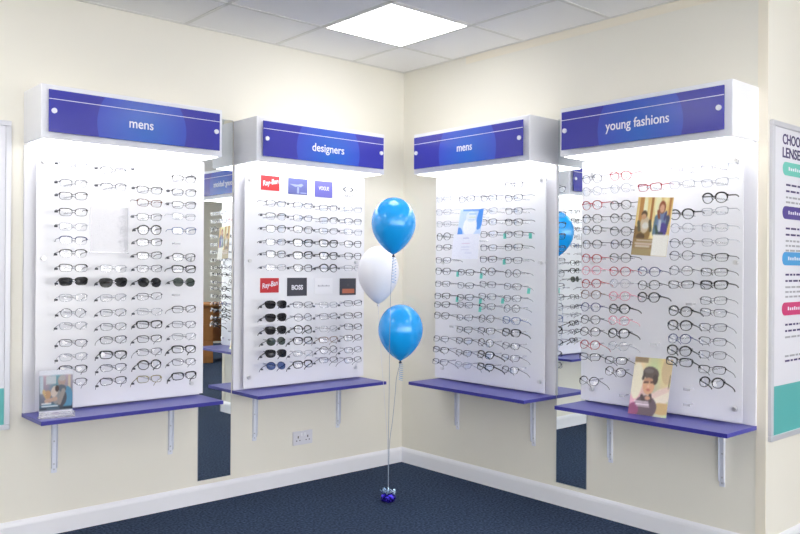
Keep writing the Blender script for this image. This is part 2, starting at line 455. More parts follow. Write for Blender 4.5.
TABLE = {
    'L1': [
        '0.175 1.849 pr,0.176 1.761 gh,0.176 1.700 kr,0.177 1.621 kr,0.177 1.549 pr,0.178 1.483 nh,0.178 1.419 kh,0.179 1.348 kr,0.179 1.282 Sr,0.180 1.203 pr,0.180 1.127 go,0.181 1.065 pr,0.181 0.981 gr,0.182 0.913 pr,0.182 0.853 kr,0.182 0.789 gr',
        '0.375 1.839 gh,0.376 1.758 gh,0.378 1.346 pr,0.379 1.275 Sw,0.379 1.199 pr,0.380 1.123 gr,0.381 1.052 gr,0.381 0.985 kr,0.381 0.909 Kr,0.382 0.845 gr,0.382 0.777 kr',
        '0.566 1.850 pr,0.567 1.756 kr,0.568 1.688 wr,0.568 1.615 gr,0.569 1.548 Ko,0.569 1.484 kr,0.570 1.415 kr,0.570 1.347 gr,0.571 1.274 So,0.571 1.202 gr,0.572 1.122 pr,0.572 1.054 Kr,0.573 0.980 kr,0.573 0.912 gr,0.574 0.844 Ko,0.574 0.770 dr',
        '0.762 1.829 kr,0.762 1.756 kr,0.763 1.689 kr,0.763 1.626 pr,0.764 1.550 br,0.765 1.408 ks,0.765 1.344 Kr,0.766 1.274 Go,0.767 1.129 kr,0.767 1.047 gr,0.768 0.982 pr,0.768 0.913 Kr,0.769 0.845 gr,0.770 0.770 Kr',
    ],
    'L2': [
        '0.170 1.730 gr,0.170 1.654 kh,0.171 1.582 ks,0.171 1.505 gr,0.172 1.434 ks,0.173 1.357 pr,0.174 1.139 Sw,0.175 1.063 Sw,0.175 0.989 Sw,0.176 0.924 Go,0.177 0.853 Sw,0.177 0.781 Bo',
        '0.361 1.729 gr,0.361 1.653 gr,0.362 1.584 ks,0.363 1.504 Ks,0.363 1.430 Ks,0.364 1.354 ks,0.366 1.133 gr,0.366 1.058 go,0.367 0.985 Ko,0.367 0.917 Ks,0.368 0.842 pr,0.368 0.776 Ks',
        '0.551 1.724 gr,0.552 1.647 kh,0.552 1.582 gr,0.553 1.505 Ks,0.554 1.429 Ks,0.554 1.354 Ko,0.556 1.128 pr,0.557 1.058 gr,0.557 0.981 pr,0.558 0.913 wr,0.558 0.851 ko,0.559 0.789 gr',
        '0.743 1.724 pr,0.744 1.648 gh,0.745 1.582 pr,0.745 1.506 ks,0.746 1.430 ks,0.747 1.355 pr,0.748 1.134 gr,0.749 1.056 kr,0.750 0.985 kr,0.750 0.915 kr,0.751 0.839 gr,0.751 0.775 gr',
    ],
    'R1': [
        '0.218 1.792 pr,0.219 1.710 pr,0.220 1.635 pr,0.220 1.556 ko,0.219 1.488 gr,0.217 1.408 gr,0.215 1.339 ks,0.212 1.260 gr,0.210 1.184 kr,0.208 1.130 kr,0.206 1.061 ks,0.202 0.915 gr,0.200 0.846 kr,0.197 0.770 gr',
        '0.417 1.854 pr,0.417 1.780 gr,0.414 1.334 kr,0.412 1.254 gr,0.409 1.181 kr,0.408 1.135 gr,0.406 1.058 gr,0.404 0.985 kr,0.402 0.917 kr,0.399 0.843 gr,0.397 0.770 pr',
        '0.597 1.775 gr,0.598 1.698 pr,0.598 1.633 gr,0.599 1.561 gr,0.598 1.481 gr,0.596 1.413 kr,0.594 1.341 ko,0.592 1.264 gr,0.590 1.193 gr,0.588 1.133 gr,0.586 1.061 ko,0.584 0.990 kr,0.582 0.918 ko,0.580 0.846 Ks,0.578 0.775 Kr',
        '0.789 1.839 gr,0.790 1.764 gr,0.791 1.689 gr,0.791 1.625 kr,0.792 1.556 kr,0.791 1.481 kr,0.789 1.406 gr,0.787 1.331 go,0.785 1.256 gr,0.783 1.187 gr,0.781 1.129 go,0.779 1.060 bs,0.777 0.990 Ks,0.775 0.915 gr,0.773 0.846 gr,0.771 0.776 gs',
    ],
    'R2': [
        '0.154 1.834 go,0.155 1.769 po,0.155 1.695 ro,0.156 1.624 ko,0.156 1.565 ko,0.156 1.489 ko,0.155 1.415 ro,0.154 1.352 mo,0.153 1.283 ro,0.151 1.225 wo,0.150 1.159 no,0.149 1.093 ko,0.148 1.030 ko,0.147 0.961 ro,0.145 0.897 kr,0.143 0.770 ko',
        '0.327 1.836 ro,0.328 1.773 po,0.328 1.687 ko,0.329 1.621 ko,0.329 1.553 ko,0.329 1.488 ko,0.328 1.417 ko,0.327 1.348 ro,0.326 1.287 po,0.325 1.222 mo,0.323 1.156 Ko,0.322 1.097 mo,0.321 1.032 Ko,0.320 0.967 po,0.319 0.892 kr,0.318 0.834 ko',
        '0.493 1.766 rr,0.492 1.349 no,0.491 1.282 ko,0.490 1.221 Ko',
        '0.664 1.836 po,0.665 1.768 pr,0.666 1.624 Ko,0.666 1.559 po,0.666 1.487 go,0.665 1.427 go,0.664 1.355 go,0.663 1.288 kr,0.661 1.160 Ko,0.659 1.092 Ko,0.658 1.028 no,0.657 0.971 Ko,0.657 0.918 Kr',
        '0.830 1.835 pr,0.830 1.765 pr,0.831 1.693 Ko,0.831 1.631 pr,0.831 1.556 pr,0.832 1.488 pr,0.831 1.418 kr,0.829 1.349 kr,0.828 1.289 Kr,0.827 1.217 gr,0.826 1.161 gr,0.825 1.093 gr,0.824 1.028 gr,0.823 0.965 gr,0.822 0.896 kr,0.821 0.836 Ko',
    ],
}
TEAL = {('R1', 0, 6), ('R1', 1, 5), ('R1', 2, 5), ('R1', 2, 8), ('R1', 3, 8), ('R1', 0, 8), ('R1', 1, 2), ('R1', 2, 3), ('R1', 3, 4), ('R1', 1, 4)}
PEG_EXTRA = {'L1': [(.76, 1.482), (.76, 1.20)], 'L2': [], 'R1': [(.21, .985)], 'R2': [(.66, .775), (.66, .70), (.48, .98), (.30, .70), (.67, 1.19)]}
bm = bmesh.new(); add_cyl(bm, (0, -.062, 0), (0, -.216, 0), .0038, 8); PEG = mesh_of('peg', bm, M['peg'])
bm = bmesh.new(); add_cyl(bm, (0, -.062, 0), (0, -.12, 0), .0038, 8); add_box(bm, (-.018, -.122, -.006), (.018, -.118, .006), .001); PEG0 = mesh_of('peg', bm, M['frost'])

def panel(unit):
    o, r, nm, word = UN[unit]
    lab = {'L1': 'white backboard with raised white sheet, far-left mens display', 'L2': 'white backboard with raised white sheet under the designers sign',
           'R1': 'white backboard with raised white sheet, mens display right of corner', 'R2': 'white backboard with raised white sheet under the young fashions sign'}[unit]
    t = thing('glasses_display', lab, 'glasses display', wpos(unit, W / 2, 0, SZ), (0, 0, r), G_PAN)
    h = HZ0 - SZ
    obj('backboard', box((-W / 2, -.018, 0.0005), (W / 2, -.0005, h - .005), .001), M['board'], t)
    obj('acrylic_sheet', box((-W / 2 + (.043 if unit[0] == 'L' else .001), -.062, .012), (W / 2 - (.043 if unit[0] == 'R' else .001), -.057, h - .012), .0008), M['sheet'], t)
    for x in (-W / 2 + .075, W / 2 - .075):
        for z in (.075, .765, h - .085):
            bm = bmesh.new(); add_cyl(bm, (x, -.018, z), (x, -.057, z), .008, 14); add_cyl(bm, (x, -.062, z), (x, -.078, z), .0105, 18)
            obj('standoff_bolt', bm, M['steel'], t, smooth=False)
    for c in TABLE[unit]:
        for it in c.split(','):
            u, z, code = it.split(' ')
            u = float(u) - (.014 if (unit, TABLE[unit].index(c)) == ('R2', 1) and c.split(',').index(it) > 13 else 0)
            link('peg', PEG, t, (u - W / 2, 0, float(z) - SZ - .003))
    for u, z in PEG_EXTRA[unit]:
        link('peg', PEG0, t, (u - W / 2, 0, z - SZ))
for u in UN: header(u); shelf(u); panel(u)

# ------------------------------------------------------------------ glasses
GC = {  # colour code: words, colour, rim thickness
    'k': ('thin black', (.012, .012, .014, 1), .0030), 'K': ('thick black', (.008, .008, .009, 1), .0052),
    'g': ('thin grey', srgb(84, 86, 98), .0023), 'p': ('pale clear', srgb(168, 170, 180), .0021),
    'n': ('navy blue', srgb(48, 56, 110), .0030), 'b': ('slate blue', srgb(84, 104, 150), .0032),
    'w': ('brown', srgb(112, 74, 52), .0030), 'r': ('dark red', srgb(158, 36, 48), .0034),
    'm': ('pale pink', srgb(224, 150, 166), .0032), 'd': ('olive', srgb(150, 140, 98), .0030),
    'S': ('black', (.01, .01, .011, 1), .0045), 'G': ('green-grey', srgb(60, 66, 62), .003), 'B': ('blue', srgb(44, 58, 100), .003),
}
GS = {  # shape code: words, half width, half height, exponent, top widening
    'r': ('rectangular', .0268, .0165, 3.2, .05), 's': ('square', .0258, .0188, 2.9, .07), 'o': ('round', .0243, .0212, 2.1, .02),
    'h': ('browline', .0264, .0175, 2.9, .06), 'w': ('wayfarer', .0278, .0205, 2.6, .12),
}
def outline(sh, side, off=0, n=28):
    _, hw, hh, ex, wd = GS[sh]
    hw += off; hh += off
    cx = side * (GS[sh][1] + .0092)
    out = []
    for k in range(n):
        a = 2 * PI * k / n; c, s = math.cos(a), math.sin(a)
        x = hw * math.copysign(abs(c) ** (2 / ex), c); z = hh * math.copysign(abs(s) ** (2 / ex), s)
        x *= 1 + wd * z / hh
        if sh in 'wrs': z += .0016 * side * x / hw * (1 if z > 0 else 0)
        out.append((cx + x, z - .003))
    return out
GM = {}
def glasses_meshes(code):
    cc, sh = code[0], code[1]
    if code in GM: return GM[code]
    word, col, th = GC[cc]
    m = GM.get('mat' + cc)
    if not m:
        m = GM['mat' + cc] = pmat('frame_' + word.replace(' ', '_').replace('-', '_'), col, .25, metal=.35 if cc in 'g' else 0)
    if cc in 'SGB':
        lm = GM.get('lens' + cc)
        if not lm:
            lm = GM['lens' + cc] = clear_mat('tinted_lens_' + word.replace('-', '_'), {'S': (.03, .03, .035, 1), 'G': (.10, .13, .11, 1), 'B': (.10, .16, .36, 1)}[cc], gloss=.025)
    else: lm = M['lens']
    hw = GS[sh][1]; ex = 2 * hw + .0092
    fb = bmesh.new()
    for side in (-1, 1):
        inn, out_ = outline(sh, side, 0), outline(sh, side, th)
        n = len(inn); rings = []
        for k in range(n):
            (xi, zi), (xo, zo) = inn[k], out_[k]
            f = 1.25 if zi > .004 else (.62 if zi < -.006 else .9)
            xo, zo = xi + (xo - xi) * f, zi + (zo - zi) * f
            if sh == 'h' and zi < .001:            # bare lower rim
                f = .3; xo, zo = xi + (xo - xi) * f, zi + (zo - zi) * f
            if sh == 'h' and zi >= .001: zo += .0008
            yb = lambda x: .010 * (abs(x) / .07) ** 2   # gentle wrap towards the temples
            rings.append([fb.verts.new((xx, yb(xx) + yy, zz)) for xx, zz, yy in ((xi, zi, -.0016), (xo, zo, -.0016), (xo, zo, .0018), (xi, zi, .0018))])
        for k in range(n):
            a, b = rings[k], rings[(k + 1) % n]
            for q in range(4): fb.faces.new((a[q], a[(q + 1) % 4], b[(q + 1) % 4], b[q]))
        add_box(fb, (min(side * (ex - .003), side * (ex + .006)), .0075, .004), (max(side * (ex - .003), side * (ex + .006)), .0135, .004 + max(.0042, th * 1.5)))
    bz = .004 if sh != 'o' else .002
    add_tube(fb, [(-.0105, .0004, bz - .001), (-.005, -.0006, bz + .0025), (.005, -.0006, bz + .0025), (.0105, .0004, bz - .001)], max(.0013, th * .5), 6)
    for s in (-1, 1): add_tube(fb, [(s * .0085, .001, -.004), (s * .0072, .006, -.008), (s * .007, .007, -.012)], .0012, 5)
    frame = mesh_of('frame', fb, m)
    parts = [('frame', frame)]
    for side in (-1, 1):
        lb = bmesh.new(); pts = outline(sh, side, .0002)
        yb = lambda x: .010 * (abs(x) / .07) ** 2
        cx = side * (hw + .0092)
        c = lb.verts.new((cx, yb(cx) - .0012, -.003))
        ring = [lb.verts.new((x, yb(x) + .0002, z)) for x, z in pts]
        for k in range(len(ring)): lb.faces.new((c, ring[k], ring[(k + 1) % len(ring)]))
        parts.append(('lens', mesh_of('lens', lb, lm, True)))
    for side in (-1, 1):
        tb = bmesh.new(); x = side * (ex + .0045); t = max(.0016, th * .62)
        add_tube(tb, [(x, .011, .0055), (x + side * .001, .05, .005), (x - side * .001, .085, .004), (x - side * .003, .106, .000), (x - side * .004, .118, -.006)],
                 [t, t, t, t * 1.15, t * 1.2], 6, .6)
        parts.append(('temple', mesh_of('temple', tb, m)))
    GM[code] = parts
    return parts
tb = bmesh.new(); add_box(tb, (-.009, -.0015, -.006), (.007, .0015, .004), .0006); add_tube(tb, [(.001, 0, .003), (.001, 0, .010)], .0005, 4); TAGG = mesh_of('security_tag', tb, M['tagg'])
tb = bmesh.new(); add_box(tb, (-.010, -.0015, -.034), (.011, .0015, -.002), .0006); add_tube(tb, [(0, 0, -.003), (0, 0, .004)], .0006, 4); TAGT = mesh_of('security_tag', tb, M['tagt'])
ORD = ['zeroth', 'first', 'second', 'third', 'fourth', 'fifth', 'sixth', 'seventh', 'eighth', 'ninth', 'tenth', 'eleventh', 'twelfth', 'thirteenth', 'fourteenth', 'fifteenth', 'sixteenth', 'seventeenth']
PROTO = {}
GY = {'L1': -.196, 'L2': -.206, 'R1': -.212, 'R2': -.194}
def make_glasses(code, tagkind):
    sun = code[0] in 'SGB'
    key = code + tagkind
    if key not in PROTO:
        root = thing('sunglasses' if sun else 'eyeglasses', '', 'sunglasses' if sun else 'glasses')
        for nm, me in glasses_meshes(code): link(nm, me, root)
        ex = 2 * GS[code[1]][1] + .0092
        if tagkind == 'g': link('security_tag', TAGG, root, (-ex - .003, .070, -.002))
        if tagkind == 't': link('security_tag', TAGT, root, (ex + .003, .075, .003))
        PROTO[key] = root
        return root
    src = PROTO[key]
    root = src.copy(); COL.objects.link(root)
    for ch in src.children:
        c = ch.copy(); COL.objects.link(c); c.parent = root
    return root
for unit, cols in TABLE.items():
    o, r, nm, word = UN[unit]
    for ci, c in enumerate(cols):
        for ri, it in enumerate(c.split(',')):
            u, z, code = it.split(' '); u = float(u); z = float(z)
            if (unit, ci) == ('R2', 1) and ri > 13: u -= .014
            tk = 't' if (unit, ci, ri) in TEAL else ('g' if unit[0] == 'L' and random.random() < .75 else '')
            g = make_glasses(code[:2], tk)
            tilt = math.radians(8 - (1.72 - z) / .95 * 31) + random.uniform(-.03, .03)
            g.location = wpos(unit, u, GY[unit], z)
            g.rotation_euler = (tilt, random.uniform(-.035, .035), r + random.uniform(-.05, .05) - (.10 if unit[0] == 'L' else 0))
            sun = code[0] in 'SGB'
            lens = GC[code[0]][0]
            kind = 'sunglasses' if sun else 'glasses'
            g['label'] = f"{lens} {GS[code[1]][0]} {kind}, {ORD[ri + 1]} from top in {ORD[ci + 1]} column, {nm}"
            g['category'] = kind
            g['group'] = f"glasses on the {nm}"

# ------------------------------------------------------------------ cards and leaflets on the displays
def brand_card(u, z, w, h, mat, label):
    t = thing('display_card', label, 'card', wpos('L2', u - .007, -.0625, z), group='small maker cards on the designers display')
    obj('card', box((-w / 2, -.003, -h / 2), (w / 2, 0, h / 2), .0004), mat, t)
    return t
CW, CH = .138, .098
for z, lab in ((1.862, 'red card with white script, top left of the designers panel'), (1.246, 'red card with white script, above the sunglasses on the designers panel')):
    t = brand_card(.223, z, .130, .088, M['red'], lab)
    text_mesh('lettering', 'Ray-Ban', .044, M['stripe'], t, (0, -.0034, .004), shear=.3, tilt=.2, width=.112, bold=.0005)
t = brand_card(.423, 1.856, .142, CH, M['navyc'], 'grey-blue card with a pale T-shaped emblem, designers panel top row')
bm = bmesh.new()
def plate(bm, pts, y0=-.0036, y1=-.0028):
    a = [bm.verts.new((x, y0, z)) for x, z in pts]; b = [bm.verts.new((x, y1, z)) for x, z in pts]
    bm.faces.new(a[::-1]); bm.faces.new(b)
    for i in range(len(pts)): bm.faces.new((a[i], a[(i + 1) % len(pts)], b[(i + 1) % len(pts)], b[i]))
plate(bm, [(-.062, .012), (-.02, -.004), (.0, .0), (.022, -.004), (.04, .010), (.028, .018), (.0, .011), (-.03, .012)])
plate(bm, [(-.006, -.004), (.007, -.004), (.009, -.043), (-.008, -.043)]); plate(bm, [(.018, -.036), (.064, -.036), (.064, -.042), (.018, -.042)])
obj('emblem', bm, M['ltblue'], t)
t = brand_card(.621, 1.852, .138, .102, M['purple'], 'violet card with small white lettering, third in designers panel top row')
text_mesh('lettering', 'VOGUE', .034, M['stripe'], t, (0, -.0034, .004), width=.08)
t = brand_card(.815, 1.852, .138, .100, M['paper'], 'white card with a grey ellipse emblem, designers panel top row right')
bm = bmesh.new()
for k in range(28):
    a, b = 2 * PI * k / 28, 2 * PI * (k + 1) / 28
    if abs(math.cos((a + b) / 2)) < .35: continue
    plate(bm, [(.042 * math.cos(a), .012 + .018 * math.sin(a)), (.042 * math.cos(b), .012 + .018 * math.sin(b)), (.030 * math.cos(b), .012 + .010 * math.sin(b)), (.030 * math.cos(a), .012 + .010 * math.sin(a))])
obj('emblem', bm, M['tagg'], t)
text_mesh('lettering', 'OAKLEY', .022, M['tagg'], t, (0, -.0034, -.030), width=.092)
t = brand_card(.422, 1.235, .146, .112, M['charcoal'], 'dark charcoal card with bold white capitals, designers panel lower row')
text_mesh('lettering', 'BOSS', .040, M['stripe'], t, (0, -.0034, -.005), width=.084, bold=.0012)
t = brand_card(.624, 1.238, .140, .098, M['paper'], 'white card with one thin grey line of lettering, designers panel lower row')
bm = bmesh.new()
for k in range(9): add_box(bm, (-.045 + k * .0105, -.0036, -.003), (-.038 + k * .0105, -.0028, .004 if k % 3 else .007))
obj('lettering', bm, M['greyink'], t)
t = brand_card(.819, 1.232, .132, .108, M['charcoal'], 'dark card with an orange band at its foot, designers panel lower row')
obj('band', box((-.046, -.0036, -.043), (.052, -.0028, -.014)), M['orange'], t)
obj('emblem', box((-.010, -.0036, .002), (.010, -.0028, .018)), M['hole'], t)

def sheet_thing(name, label, cat, unit, u, y, z, w, h, lean, nx, ny, fn, twist=0, roll=0, group=None, mat2='paper', arm=True):
    t = thing(name, label, cat, wpos(unit, u, y, z), (-lean, roll, UN[unit][1] + twist), group)
    bm = bmesh.new(); bm.loops.layers.float_color.new('ink')
    add_print(bm, w, h, nx, ny, fn, y=-.0012)
    add_box(bm, (0, -.001, 0), (w, .0005, h), mi=1)
    obj('printed_sheet', bm, [M['print'], M[mat2]], t)
    if arm:
        # clear holder arm that reaches back to the acrylic sheet
        e = Vector((w * .45, .0008, h * .75)); dl = (y + .066) * -1 - h * .75 * math.sin(lean)
        bm = bmesh.new(); add_box(bm, (w * .3, .0006, h * .68), (w * .6, .0022, h * .82), .0005); add_cyl(bm, e, e + Vector((0, dl * math.cos(lean), dl * math.sin(lean) * 1.0)), .004, 10)
        obj('wall_mount', bm, M['peg'], t)
    return t
# blank sheet in a holder on the far-left display
t = thing('sheet_holder', 'blank white sheet in a clear holder, far-left mens display', 'holder', wpos('L1', .306, -.0625, 1.425))
obj('sheet', box((0, -.002, .004), (.2, -.0005, .24)), M['frost'], t)
obj('cover', box((-.003, -.005, 0), (.203, -.003, .245), .0005), M['clear'], t)
obj('lip', box((-.003, -.014, -.003), (.203, 0, .001), .0006), M['peg'], t)

# reading couple, small stand on the far-left shelf
def couple_bg(x, y):
    if y < .11: return (238, 240, 248)
    if y > .865: return (236, 236, 246)
    g = (y - .11) / .75
    return (150 - 70 * g + 40 * math.sin(x * 9) * (1 - g), 165 - 75 * g, 178 - 70 * g)
fn_couple = painter(couple_bg, [
    ('r', .02, .12, .12, .5, (190, 205, 215)), ('r', .2, .12, .5, .3, (196, 204, 208)), ('r', .86, .12, .93, .5, (205, 190, 165)),
    ('e', .84, .62, .16, .26, 0, (82, 146, 180)), ('e', .62, .6, .2, .2, -.4, (70, 74, 84)), ('l', .62, .40, .50, .66, .08, (150, 150, 150)),
    ('e', .67, .24, .115, .12, 0, (178, 152, 140)), ('e', .68, .185, .11, .06, 0, (180, 174, 172)), ('e', .68, .40, .13, .08, .2, (90, 100, 112)),
    ('l', .72, .46, .6, .7, .06, (158, 150, 144)), ('e', .45, .46, .10, .13, .5, (212, 196, 184)), ('e', .53, .40, .06, .07, 0, (74, 54, 48)),
    ('l', .14, .46, .26, .62, .05, (206, 176, 124)), ('e', .26, .52, .09, .09, .4, (190, 150, 110)), ('l', .2, .66, .5, .62, .045, (196, 164, 146)),
    ('e', .3, .84, .34, .12, 0, (64, 112, 134)), ('r', 0, .80, 1, .865, (58, 70, 84)),
    ('r', .07, .70, .36, .735, (240, 242, 246)), ('r', .07, .755, .56, .79, (232, 236, 242)), ('r', .22, .825, .6, .84, (130, 170, 190)),
    ('r', 0, .865, 1, 1, (236, 236, 246)), ('r', .36, .925, .62, .945, (205, 170, 205))])
t = thing('leaflet_stand', 'small clear stand with a photo leaflet of two people reading, far-left shelf', 'leaflet stand', wpos('L1', .014, -.198, SZ), (0, 0, -.165))
bm = bmesh.new(); bm.loops.layers.float_color.new('ink')
add_print(bm, .150, .222, 50, 74, fn_couple, y=-.0012, x0=.006, z0=.004); add_box(bm, (.006, -.001, .004), (.156, .0008, .226), mi=1)
obj('printed_sheet', bm, [M['print'], M['paper']], t)
obj('clear_sleeve', box((0, -.006, 0), (.162, -.004, .231), .0006), M['clear'], t)
bm = bmesh.new(); add_box(bm, (0, -.03, 0), (.162, .03, .003), .0008); add_box(bm, (0, -.032, 0), (.162, -.030, .03), .0008)
obj('base', bm, M['peg'], t)

# blue leaflet and white sheet on the right-hand mens display
fn_blue = painter((196, 218, 246), [('r', .12, .0, 1, .07, (84, 150, 226)), ('e', .9, .34, .14, .42, .1, (64, 148, 236)), ('r', .8, 0, .95, .72, (52, 140, 232)),
    ('e', .05, .98, .18, .3, 0, (70, 140, 222)), ('e', .5, .64, .30, .36, 0, (244, 246, 252)), ('e', .5, .28, .22, .2, 0, (226, 236, 250)),
    ('r', .4, .16, .72, .2, (150, 196, 230)), ('r', .42, .28, .7, .31, (206, 222, 190)), ('r', .4, .38, .7, .40, (170, 205, 235))])
sheet_thing('leaflet', 'pale blue leaflet with a bright blue border, right-hand mens display', 'leaflet', 'R1', .384, -.252, 1.552, .190, .165, .16, 40, 34, fn_blue, roll=.03)
fn_lines = painter((238, 239, 250), [('r', .38, .14, .62, .18, (196, 198, 226)), ('r', .36, .36, .66, .385, (222, 204, 222)), ('r', .34, .50, .66, .525, (200, 202, 226)),
    ('r', .36, .62, .64, .64, (214, 214, 232)), ('r', .5, .74, .76, .77, (212, 214, 232))])
sheet_thing('leaflet', 'white leaflet with faint lines of print, below the pale blue leaflet', 'leaflet', 'R1', .370, -.285, 1.412, .215, .150, .12, 40, 28, fn_lines)

# two children in a wood
def wood_bg(x, y):
    k = .5 + .5 * math.sin(x * 21 + 2 * math.sin(y * 5))
    return (252 - 18 * k, 236 - 34 * k, 176 - 50 * k) if y < .78 else (176, 156, 112)
fn_wood = painter(wood_bg, [
    ('r', .08, 0, .19, .6, (196, 140, 74)), ('r', .40, 0, .47, .55, (176, 118, 58)), ('r', .90, 0, .96, .4, (200, 140, 80)),
    ('e', .25, .20, .06, .2, 0, (250, 244, 206)), ('e', .60, .15, .09, .2, 0, (252, 246, 200)), ('e', .03, .75, .12, .25, 0, (140, 108, 62)),
    ('e', .26, .62, .20, .16, 0, (150, 118, 66)), ('e', .28, .47, .13, .15, 0, (214, 196, 164)), ('e', .24, .30, .085, .07, 0, (92, 72, 48)), ('e', .23, .335, .07, .05, 0, (206, 160, 122)),
    ('l', .1, .44, .14, .56, .04, (96, 88, 66)), ('l', .42, .42, .46, .56, .04, (92, 84, 60)), ('e', .30, .49, .09, .06, 0, (228, 226, 216)), ('e', .2, .68, .12, .06, 0, (96, 72, 44)),
    ('l', .60, .36, .58, .60, .06, (106, 132, 150)), ('l', .90, .36, .86, .52, .06, (74, 80, 110)), ('e', .74, .42, .13, .18, 0, (120, 138, 176)), ('e', .80, .55, .12, .12, 0, (86, 74, 152)),
    ('r', .66, .38, .74, .58, (198, 206, 214)), ('e', .72, .17, .095, .11, 0, (150, 84, 52)), ('e', .72, .19, .065, .075, 0, (226, 174, 140)), ('l', .62, .24, .66, .34, .03, (150, 84, 52)),
    ('l', .84, .26, .82, .36, .03, (84, 84, 130)), ('l', .64, .62, .80, .62, .03, (60, 70, 80)), ('l', .6, .5, .66, .6, .03, (70, 92, 84)),
    ('r', 0, .71, .58, .9, (158, 130, 86)), ('r', .1, .735, .56, .755, (240, 234, 222)), ('r', .06, .785, .56, .805, (238, 232, 222)), ('r', .08, .835, .5, .855, (236, 230, 220)), 
    ('r', .1, .8, .54, .82, (206, 178, 160)), ('r', 0, .88, .58, 1, (172, 152, 108)), ('r', .56, .63, 1, 1, (246, 244, 236))])
sheet_thing('leaflet', 'tall leaflet with a photo of two children among tree trunks, young fashions display', 'leaflet', 'R2', .437, -.262, 1.430, .192, .288, .12, 56, 84, fn_wood, roll=.07)

# child with glasses, card leaning on the shelf
def boy_bg(x, y):
    return (226 - 40 * y * x + 16 * math.sin(9 * x), 212 - 40 * y * (1 - x) + 10 * math.sin(7 * y), 178 - 30 * x + 20 * y)
fn_boy = painter(boy_bg, [
    ('r', 0, 0, .36, .09, (150, 128, 100)), ('e', .12, .42, .16, .32, 0, (238, 230, 206)), ('e', .9, .2, .16, .24, 0, (214, 190, 148)), ('e', .8, .66, .3, .14, -.3, (238, 226, 208)),
    ('e', .85, .86, .32, .10, 0, (206, 176, 126)), ('l', .95, .52, .58, .66, .05, (232, 206, 196)), ('l', .98, .28, .96, .5, .01, (110, 98, 86)),
    ('e', .42, .86, .30, .2, 0, (112, 96, 104)), ('e', .12, .92, .14, .12, 0, (150, 84, 120)), ('e', .45, .48, .155, .165, 0, (222, 172, 138)),
    ('e', .47, .27, .21, .115, .1, (104, 92, 88)), ('e', .60, .37, .07, .09, 0, (84, 74, 70)), ('l', .30, .30, .28, .37, .03, (86, 76, 72)), ('e', .42, .23, .12, .04, 0, (124, 114, 112)), ('e', .43, .385, .12, .035, 0, (196, 150, 122)),
    ('l', .32, .435, .43, .43, .014, (96, 70, 64)), ('l', .49, .425, .59, .42, .014, (96, 70, 64)), ('e', .45, .56, .055, .02, 0, (198, 118, 104)), ('e', .44, .50, .03, .03, 0, (236, 190, 160)),
    ('l', .3, .68, .36, .76, .04, (90, 76, 76)), ('l', .52, .66, .54, .74, .04, (96, 84, 84)),
    ('r', .12, .76, .50, .785, (232, 214, 226)), ('r', .16, .80, .52, .83, (236, 220, 230)), ('r', .20, .84, .54, .86, (224, 200, 214)), ('e', .46, .70, .07, .035, 0, (214, 164, 134))])
t = sheet_thing('photo_card', 'card with a photo of a dark-haired child in glasses, leaning on the right-hand shelf', 'card', 'R2', .379, -.190, SZ + .001, .200, .293, .30, 56, 84, fn_boy, twist=.12, arm=False)

# ------------------------------------------------------------------ mirrors
for nm, p, rz, w, lab in (('wall_mirror', (-1.568, 0, .1289), 0, .2120, 'tall narrow frameless mirror between the far-left mens and designers displays'),
                          ('wall_mirror', (0, -1.3425, .1289), R90, .2084, 'tall narrow frameless mirror left of the young fashions display')):
    t = thing(nm, lab, 'mirror', p, (0, 0, rz), 'tall wall mirrors')
    obj('mirror_glass', box((.0012, -.005, 0), (w - .0012, -.0005, 2.0887)), M['mirror'], t)
    bm = bmesh.new()
    for x in (0, w - .0012): add_box(bm, (x, -.0055, 0), (x + .0012, -.0005, 2.0887))
    add_box(bm, (0, -.0055, 2.0887), (w, -.0005, 2.0899)); add_box(bm, (0, -.0055, -.0014), (w, -.0005, 0))
    obj('edge', bm, M['screw'], t)

# ------------------------------------------------------------------ framed posters
def poster(label, p, w, zt, zb, tealh):
    t = thing('framed_poster', label, 'poster', p, (0, 0, 0), 'white framed information posters')
    h = zt - zb; f = .026
    bm = bmesh.new()
    add_box(bm, (0, -.018, 0), (w, 0, f), .003); add_box(bm, (0, -.018, h - f), (w, 0, h), .003)
    add_box(bm, (0, -.018, f), (f, 0, h - f), .003); add_box(bm, (w - f, -.018, f), (w, 0, h - f), .003)
    obj('frame', bm, M['frame_al'], t)
    obj('poster_sheet', box((f, -.010, f), (w - f, -.002, h - f)), M['poster'], t)
    obj('colour_band', box((f, -.0108, f), (w - f, -.0098, tealh)), M['teal'], t)
    return t
ZB, ZT = .5565, 2.06
poster('white framed poster with a teal foot, cut off at the left edge', (-3.60, 0, ZB), 1.023, ZT, ZB, .203)
t = poster('white framed lens poster with coloured pills, on the return wall', (.017, -FE, ZB), 1.02, ZT, ZB, .255)
def ptext(body, u, z, hgt, w, mat='ink'): text_mesh('lettering', body, hgt, M[mat], t, (u + w / 2, -.0106, z - ZB), width=w, bold=.0012)
ptext('CHOOSE YOUR', .118, 1.981, .068, .46); ptext('LENSES', .118, 1.917, .068, .232)
def pill(name, z0, z1, mat):
    bm = bmesh.new(); h = (z1 - z0) / 2; zc = (z0 + z1) / 2 - ZB; x0, x1 = .122, .78; pts = []
    for k in range(13): a = PI / 2 + PI * k / 12; pts.append((x0 + h + h * math.cos(a), zc + h * math.sin(a)))
    for k in range(13): a = -PI / 2 + PI * k / 12; pts.append((x1 - h + h * math.cos(a), zc + h * math.sin(a)))
    plate(bm, pts, -.0112, -.0098); q = obj(name, bm, M[mat], t)
    bm = bmesh.new()
    for k in range(14): add_box(bm, (.185 + k * .024, -.0117, zc - .007), (.199 + k * .024, -.0108, zc + (.006 if k % 3 else .010)))
    obj('lettering', bm, M['stripe'], q)
